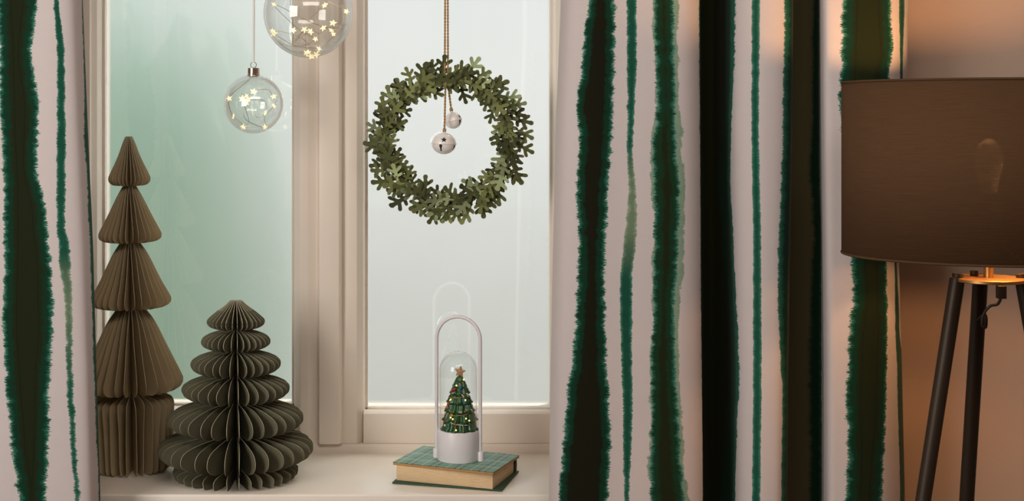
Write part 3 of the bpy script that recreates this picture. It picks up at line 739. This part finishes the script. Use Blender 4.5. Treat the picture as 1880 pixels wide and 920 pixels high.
# ------------------------------------------------------------------ wreath
YWR = 2.80; sw = YWR/F
wr = tag(empty('leaf_wreath', P(823, 258, YWR)), 'round wreath of green felt oak leaves hanging before the right casement', 'wreath')
RM = 114*sw
half = [(.035, 0), (.035, .14), (.07, .22), (.20, .24), (.31, .30), (.34, .37), (.30, .43), (.20, .41), (.10, .37), (.075, .42), (.11, .50), (.24, .58), (.37, .68), (.40, .77), (.35, .83), (.25, .80), (.15, .71), (.085, .68), (.09, .80), (.12, .92), (.09, 1.0), (.03, 1.03)]
def leaf_mesh(v, L, mat):
    bm = bmesh.new(); T = .0009
    rnd = random.Random(v); sk = rnd.uniform(.9, 1.12); curl = (.10, -.14, .22, 0.03)[v]; fold = (.22, .3, .12, .26)[v]
    def co(x, y, side):
        X = x*side*sk; z = fold*x*x*2.0+curl*y*y+.03*math.sin(5*y+v)
        return Vector((X*L, y*L, z*L))
    for side in (1, -1):
        vs = [bm.verts.new(co(x, y, side)) for x, y in half]
        mids = [bm.verts.new(co(0, y, side)) for y in (1.03, .8, .68, .5, .4, .25, 0)]
        f = bm.faces.new(vs+mids if side > 0 else (vs+mids)[::-1])
    bmesh.ops.remove_doubles(bm, verts=bm.verts, dist=1e-5)
    bmesh.ops.triangulate(bm, faces=bm.faces)
    bmesh.ops.solidify(bm, geom=list(bm.faces), thickness=T)
    me = bm_mesh(bm, 'leaf'); me.materials.append(mat); return me
LM = [leaf_mesh(v, .0445, M[c]) for c in ('felt1', 'felt2', 'felt3') for v in range(4)]
rl = random.Random(21)
core = []
for k in range(120):
    a = 2*PI*k/120; r = RM+.003*math.sin(a*9); core.append((r*math.cos(a), .004*math.sin(a*11), r*math.sin(a)))
tube_obj('wire_ring', core, .0032, M['stem'], wr, 8, closed=True)
tube_obj('wire_ring', [(c[0]*(1+.02*math.sin(i*.6)), c[1]+.005*math.cos(i*.6), c[2]*(1+.02*math.sin(i*.6))) for i, c in enumerate(core)], .0018, M['stem'], wr, 6, closed=True)
NSTA = 38
for i in range(NSTA):
    for j in range(5):
        a = 2*PI*(i+rl.uniform(-.4, .4))/NSTA
        # angle of leaf relative to the tangent (clockwise sprigs); + outward
        dv = (1.0, -.85, .45, -.3, .0)[j]+rl.uniform(-.45, .45)
        tang = Vector((math.sin(a), 0, -math.cos(a))); outw = Vector((math.cos(a), 0, math.sin(a)))
        d = tang*math.cos(dv)+outw*math.sin(dv)
        yoff = rl.uniform(-.014, .006) if j > 1 else rl.uniform(-.006, .010)
        d = (d+Vector((0, -rl.uniform(-.15, .45), 0))).normalized()
        nrm = Vector((rl.uniform(-.55, .55), -1, rl.uniform(-.45, .6))); nrm = (nrm-d*nrm.dot(d)).normalized()
        xax = d.cross(nrm).normalized()
        mt = Matrix((xax, d, nrm)).transposed().to_4x4()
        base = outw*(RM+rl.uniform(-.006, .006)+(.006 if j == 0 else -.004 if j == 1 else 0))+Vector((0, yoff, 0))
        k = rl.uniform(.78, 1.05)*(.95 if j == 1 else 1)
        ci = rl.choices((0, 1, 2), (5, 5, 1.6))[0]
        o = link('leaf', LM[ci*4+rl.randint(0, 3)], wr)
        o.matrix_local = Matrix.Translation(base) @ mt @ Matrix.Scale(k, 4)
def twine(name, a, b, parent, r=.0013, tw=.0012, n=60):
    a, b = Vector(a), Vector(b); L = (b-a).length; bm = bmesh.new()
    for ph in (0, PI):
        pts = []
        for k in range(n+1):
            t = k/n; q = a.lerp(b, t); an = t*L/.006*2*PI*.5+ph
            pts.append(q+Vector((math.cos(an)*tw, math.sin(an)*tw, 0)))
        tube(bm, pts, r, 6)
    bmesh.ops.recalc_face_normals(bm, faces=bm.faces)
    return link(name, bm_mesh(bm, name, True), parent, M['jute'])
c0 = wr.location
def rel(px, py, Y=YWR): return P(px, py, Y)-c0
ztop = WT-c0.z-.0
twine('hanging_twine', rel(816.5, 146, YWR-.005), (rel(819, 0).x, 0, ztop), wr, n=160); twine('hanging_twine', rel(822.5, 146, YWR-.005), (rel(820, 0).x+.001, 0, ztop), wr, n=160)

# ------------------------------------------------------------------ bells
def bell(label, px, py, rpx, sq, Y, yaw, roll, top, marks):
    s = Y/F; R = rpx*s
    t = tag(empty('jingle_bell', P(px, py, Y), (0, roll, yaw)), label, 'bell')
    prof = []
    for k in range(0, 25):
        a = -PI/2+PI*k/24; r = R*math.cos(a); z = R*sq*math.sin(a)
        prof.append((max(r, 0), z))
        if k == 11: prof += [(R*1.00, -.0012), (R*1.065, -.0010), (R*1.065, .0010), (R*1.00, .0012)]
    prof = [p for i, p in enumerate(prof) if not (abs(p[1]) < 1e-9)]
    lathe_obj('shell', prof, M['bell'], t, 48, ang=50)
    def onsurf(th, z):  # th angle around (0 faces camera)
        r = R*math.sqrt(max(1-(z/(R*sq))**2, 0))
        return Vector((r*math.sin(th), -r*math.cos(th), z))
    for kind, th, z, sz in marks:
        z *= s; sz *= s
        q = onsurf(th, z); nrm = Vector((q.x, q.y, q.z/sq/sq)).normalized()
        up = Vector((0, 0, 1)); x = up.cross(nrm).normalized()*-1; up = nrm.cross(x)*-1
        x = nrm.cross(Vector((0, 0, 1))).normalized(); up = x.cross(nrm).normalized()
        bm = bmesh.new()
        if kind == 'star':
            outl = [((sz if k % 2 == 0 else sz*.42)*math.cos(PI/2+k*PI/5), (sz if k % 2 == 0 else sz*.42)*math.sin(PI/2+k*PI/5)) for k in range(10)]
        else:
            outl = [(sz*.42*math.cos(a), sz*.62+sz*.42*math.sin(a)) for a in [-.25*PI+1.5*PI*k/10 for k in range(11)]]+[(-sz*.17, -.9*sz), (-sz*.08, -sz), (sz*.08, -sz), (sz*.17, -.9*sz)]
        vs = []
        for (u_, v_) in outl:
            p = q+x*u_+up*v_
            # project to shell
            k = 1/math.sqrt((p.x**2+p.y**2)/R**2+p.z**2/(R*sq)**2); vs.append((p*k*1.012, p*k*.97))
        c = q*1.035; cv = bm.verts.new(c)
        A = [bm.verts.new(a) for a, b in vs]; B = [bm.verts.new(b) for a, b in vs]; n = len(vs)
        for k in range(n):
            k2 = (k+1) % n; bm.faces.new((A[k], A[k2], cv)); bm.faces.new((A[k], B[k], B[k2], A[k2]))
        bmesh.ops.recalc_face_normals(bm, faces=bm.faces)
        link({'star': 'star_cutout', 'key': 'slot_cutout'}[kind], bm_mesh(bm, 'cutout'), t, M['black'])
    tube_obj('loop', [(.0022*math.cos(a), 0, R*sq+.0012+.0022*math.sin(a)) for a in [2*PI*k/14 for k in range(14)]], .0006, M['bronze'], t, 6, closed=True)
    mi = Matrix.Rotation(yaw, 4, 'Z') @ Matrix.Rotation(roll, 4, 'Y'); mi = mi.inverted()
    tp = mi @ (P(top[0], top[1], Y)-t.location)
    twine('twine', (0, 0, R*sq+.002), tp, t, n=60, r=.0012, tw=.0011)
    for k in range(2):
        a_ = Vector((0, 0, R*sq+.004+k*.002)); 
        tube_obj('knot', [a_+Vector((.0026*math.cos(q), .0026*math.sin(q), .001*math.sin(q*2+k))) for q in [2*PI*m/12 for m in range(12)]], .0012, M['jute'], t, 6, closed=True)
    return t
bell('larger white enamel bell with star and slot cut-outs, hanging lowest inside the wreath', 815, 263.5, 22.5, .88, 2.785, 0, .04, (818, 152),
     [('star', -.03, 7, 6.2), ('key', -.28, -8.0, 7.2), ('key', 1.05, -7, 5)])
bell('smaller white enamel bell hanging higher and behind the larger one', 832, 221, 15.8, .98, 2.815, 0, -.18, (822, 152),
     [('star', 1.02, 5, 3.6), ('key', .86, -6.5, 5.6)])

# ------------------------------------------------------------------ floor lamp
YL = 2.14; sL = YL/F
lp = tag(empty('floor_lamp', (wx(1815, YL), YL, 0)), 'tripod floor lamp with brown fabric drum shade before the right curtain', 'floor lamp')
def lz(py): return wz(py, YL)
RS = 262*sL; z0, z1 = lz(467), lz(151); SY = .86
bm = bmesh.new(); lathe(bm, [(RS, z0), (RS, z1)], 128, sy=SY); me = bm_mesh(bm, 'shade', True)
sh = link('lamp_shade', me, lp, M['shade']); sm = sh.modifiers.new('t', 'SOLIDIFY'); sm.thickness = .0012; sm.offset = -1
for z in (z0, z1):
    pts = [(RS*.999*math.cos(a), RS*.999*math.sin(a)*SY, z) for a in [2*PI*k/96 for k in range(96)]]
    tube_obj('shade_rim', pts, .0018, M['shade'], lp, 8, closed=True)
# fitter spokes and socket
for k in range(3):
    a = 2*PI*k/3+.4; tube_obj('shade_spoke', [(0, 0, z0+.03), (RS*math.cos(a)*.99, RS*math.sin(a)*SY*.99, z0+.004)], .0018, M['brass'], lp, 6)
lathe_obj('socket', [(0, lz(420)), (.016, lz(420)), (.018, lz(400)), (.018, lz(372)), (0, lz(372))], M['brass'], lp, 24)
zbulb = lz(300)
lathe_obj('bulb', [(0, -.045), (.012, -.045), (.014, -.03), (.019, -.010), (.0225, .006), (.019, .022), (.010, .034), (0, .038)], M['bulb'], lp, 24, c=(0, 0, zbulb))
pl = bpy.data.lights.new('bulb_light', 'POINT'); pl.energy = 6.5; pl.color = (1, .50, .20); pl.shadow_soft_size = .032
po = bpy.data.objects.new('bulb_light', pl); COL.objects.link(po); po.parent = lp; po.location = (0, 0, zbulb+.055)
pl2 = bpy.data.lights.new('bulb_light', 'POINT'); pl2.energy = 3.6; pl2.color = (1, .50, .20); pl2.shadow_soft_size = .032
po2 = bpy.data.objects.new('bulb_light', pl2); COL.objects.link(po2); po2.parent = lp; po2.location = (0.035, -.03, zbulb-.04)
zp = lz(513)
tube_obj('pole', [(0, 0, zp), (0, 0, lz(415))], 8.5*sL, M['brass'], lp, 24)
lathe_obj('mounting_plate', [(0, zp-.003), (.052, zp-.003), (.054, zp-.002), (.054, zp+.002), (.052, zp+.003), (0, zp+.003)], M['brass'], lp, 64)
for i, (ang, spread) in enumerate(((185, .205), (100, .19), (-6, .22))):
    a = math.radians(ang); dx, dy = math.cos(a), math.sin(a)
    top = Vector((dx*.049, dy*.049, zp+.002)); 
    if i == 1: top = Vector((.0035, .040, zp-.004))
    ft = Vector((dx*(.049+spread), dy*(.049+spread), 0.006))
    if i == 1: ft = Vector((-.003, .22, .006))
    dirv = (ft-top).normalized()
    lg = tube_obj('leg', [top, ft], [.0112, .0112], M['bronze'], lp, 24)
    tube_obj('leg_cap', [top-dirv*.007, top-dirv*.001], .0085, M['bronze'], lp, 20)
    tube_obj('foot_pad', [ft-dirv*.012, Vector((ft.x+dirv.x*.004, ft.y+dirv.y*.004, .001))], .0125, M['cable'], lp, 16)
# cable clamp, switch and cable below the plate
box_obj('cable_clamp', -.010, .002, -.062, -.050, zp-.022, zp-.003, M['bronze'], lp, .001)
cab = smooth_path([(-.004, -.056, zp-.02), (-.010, -.058, zp-.030), (-.020, -.056, zp-.033), (-.027, -.05, zp-.045), (-.028, -.045, zp-.062), (-.020, -.04, zp-.066), (-.010, -.01, zp-.052), (.000, .062, zp-.08), (.002, .072, zp-.11), (-.0, .12, zp-.5), (-.001, .18, zp-.95), (-.004, .25, .006)], 8)
tube_obj('cable', cab, .0022, M['cable'], lp, 8)
lathe_obj('cable_nut', [(0, 0), (.006, 0), (.006, .008), (0, .008)], M['bronze'], lp, 12, c=(-.014, .02, zp+.003))
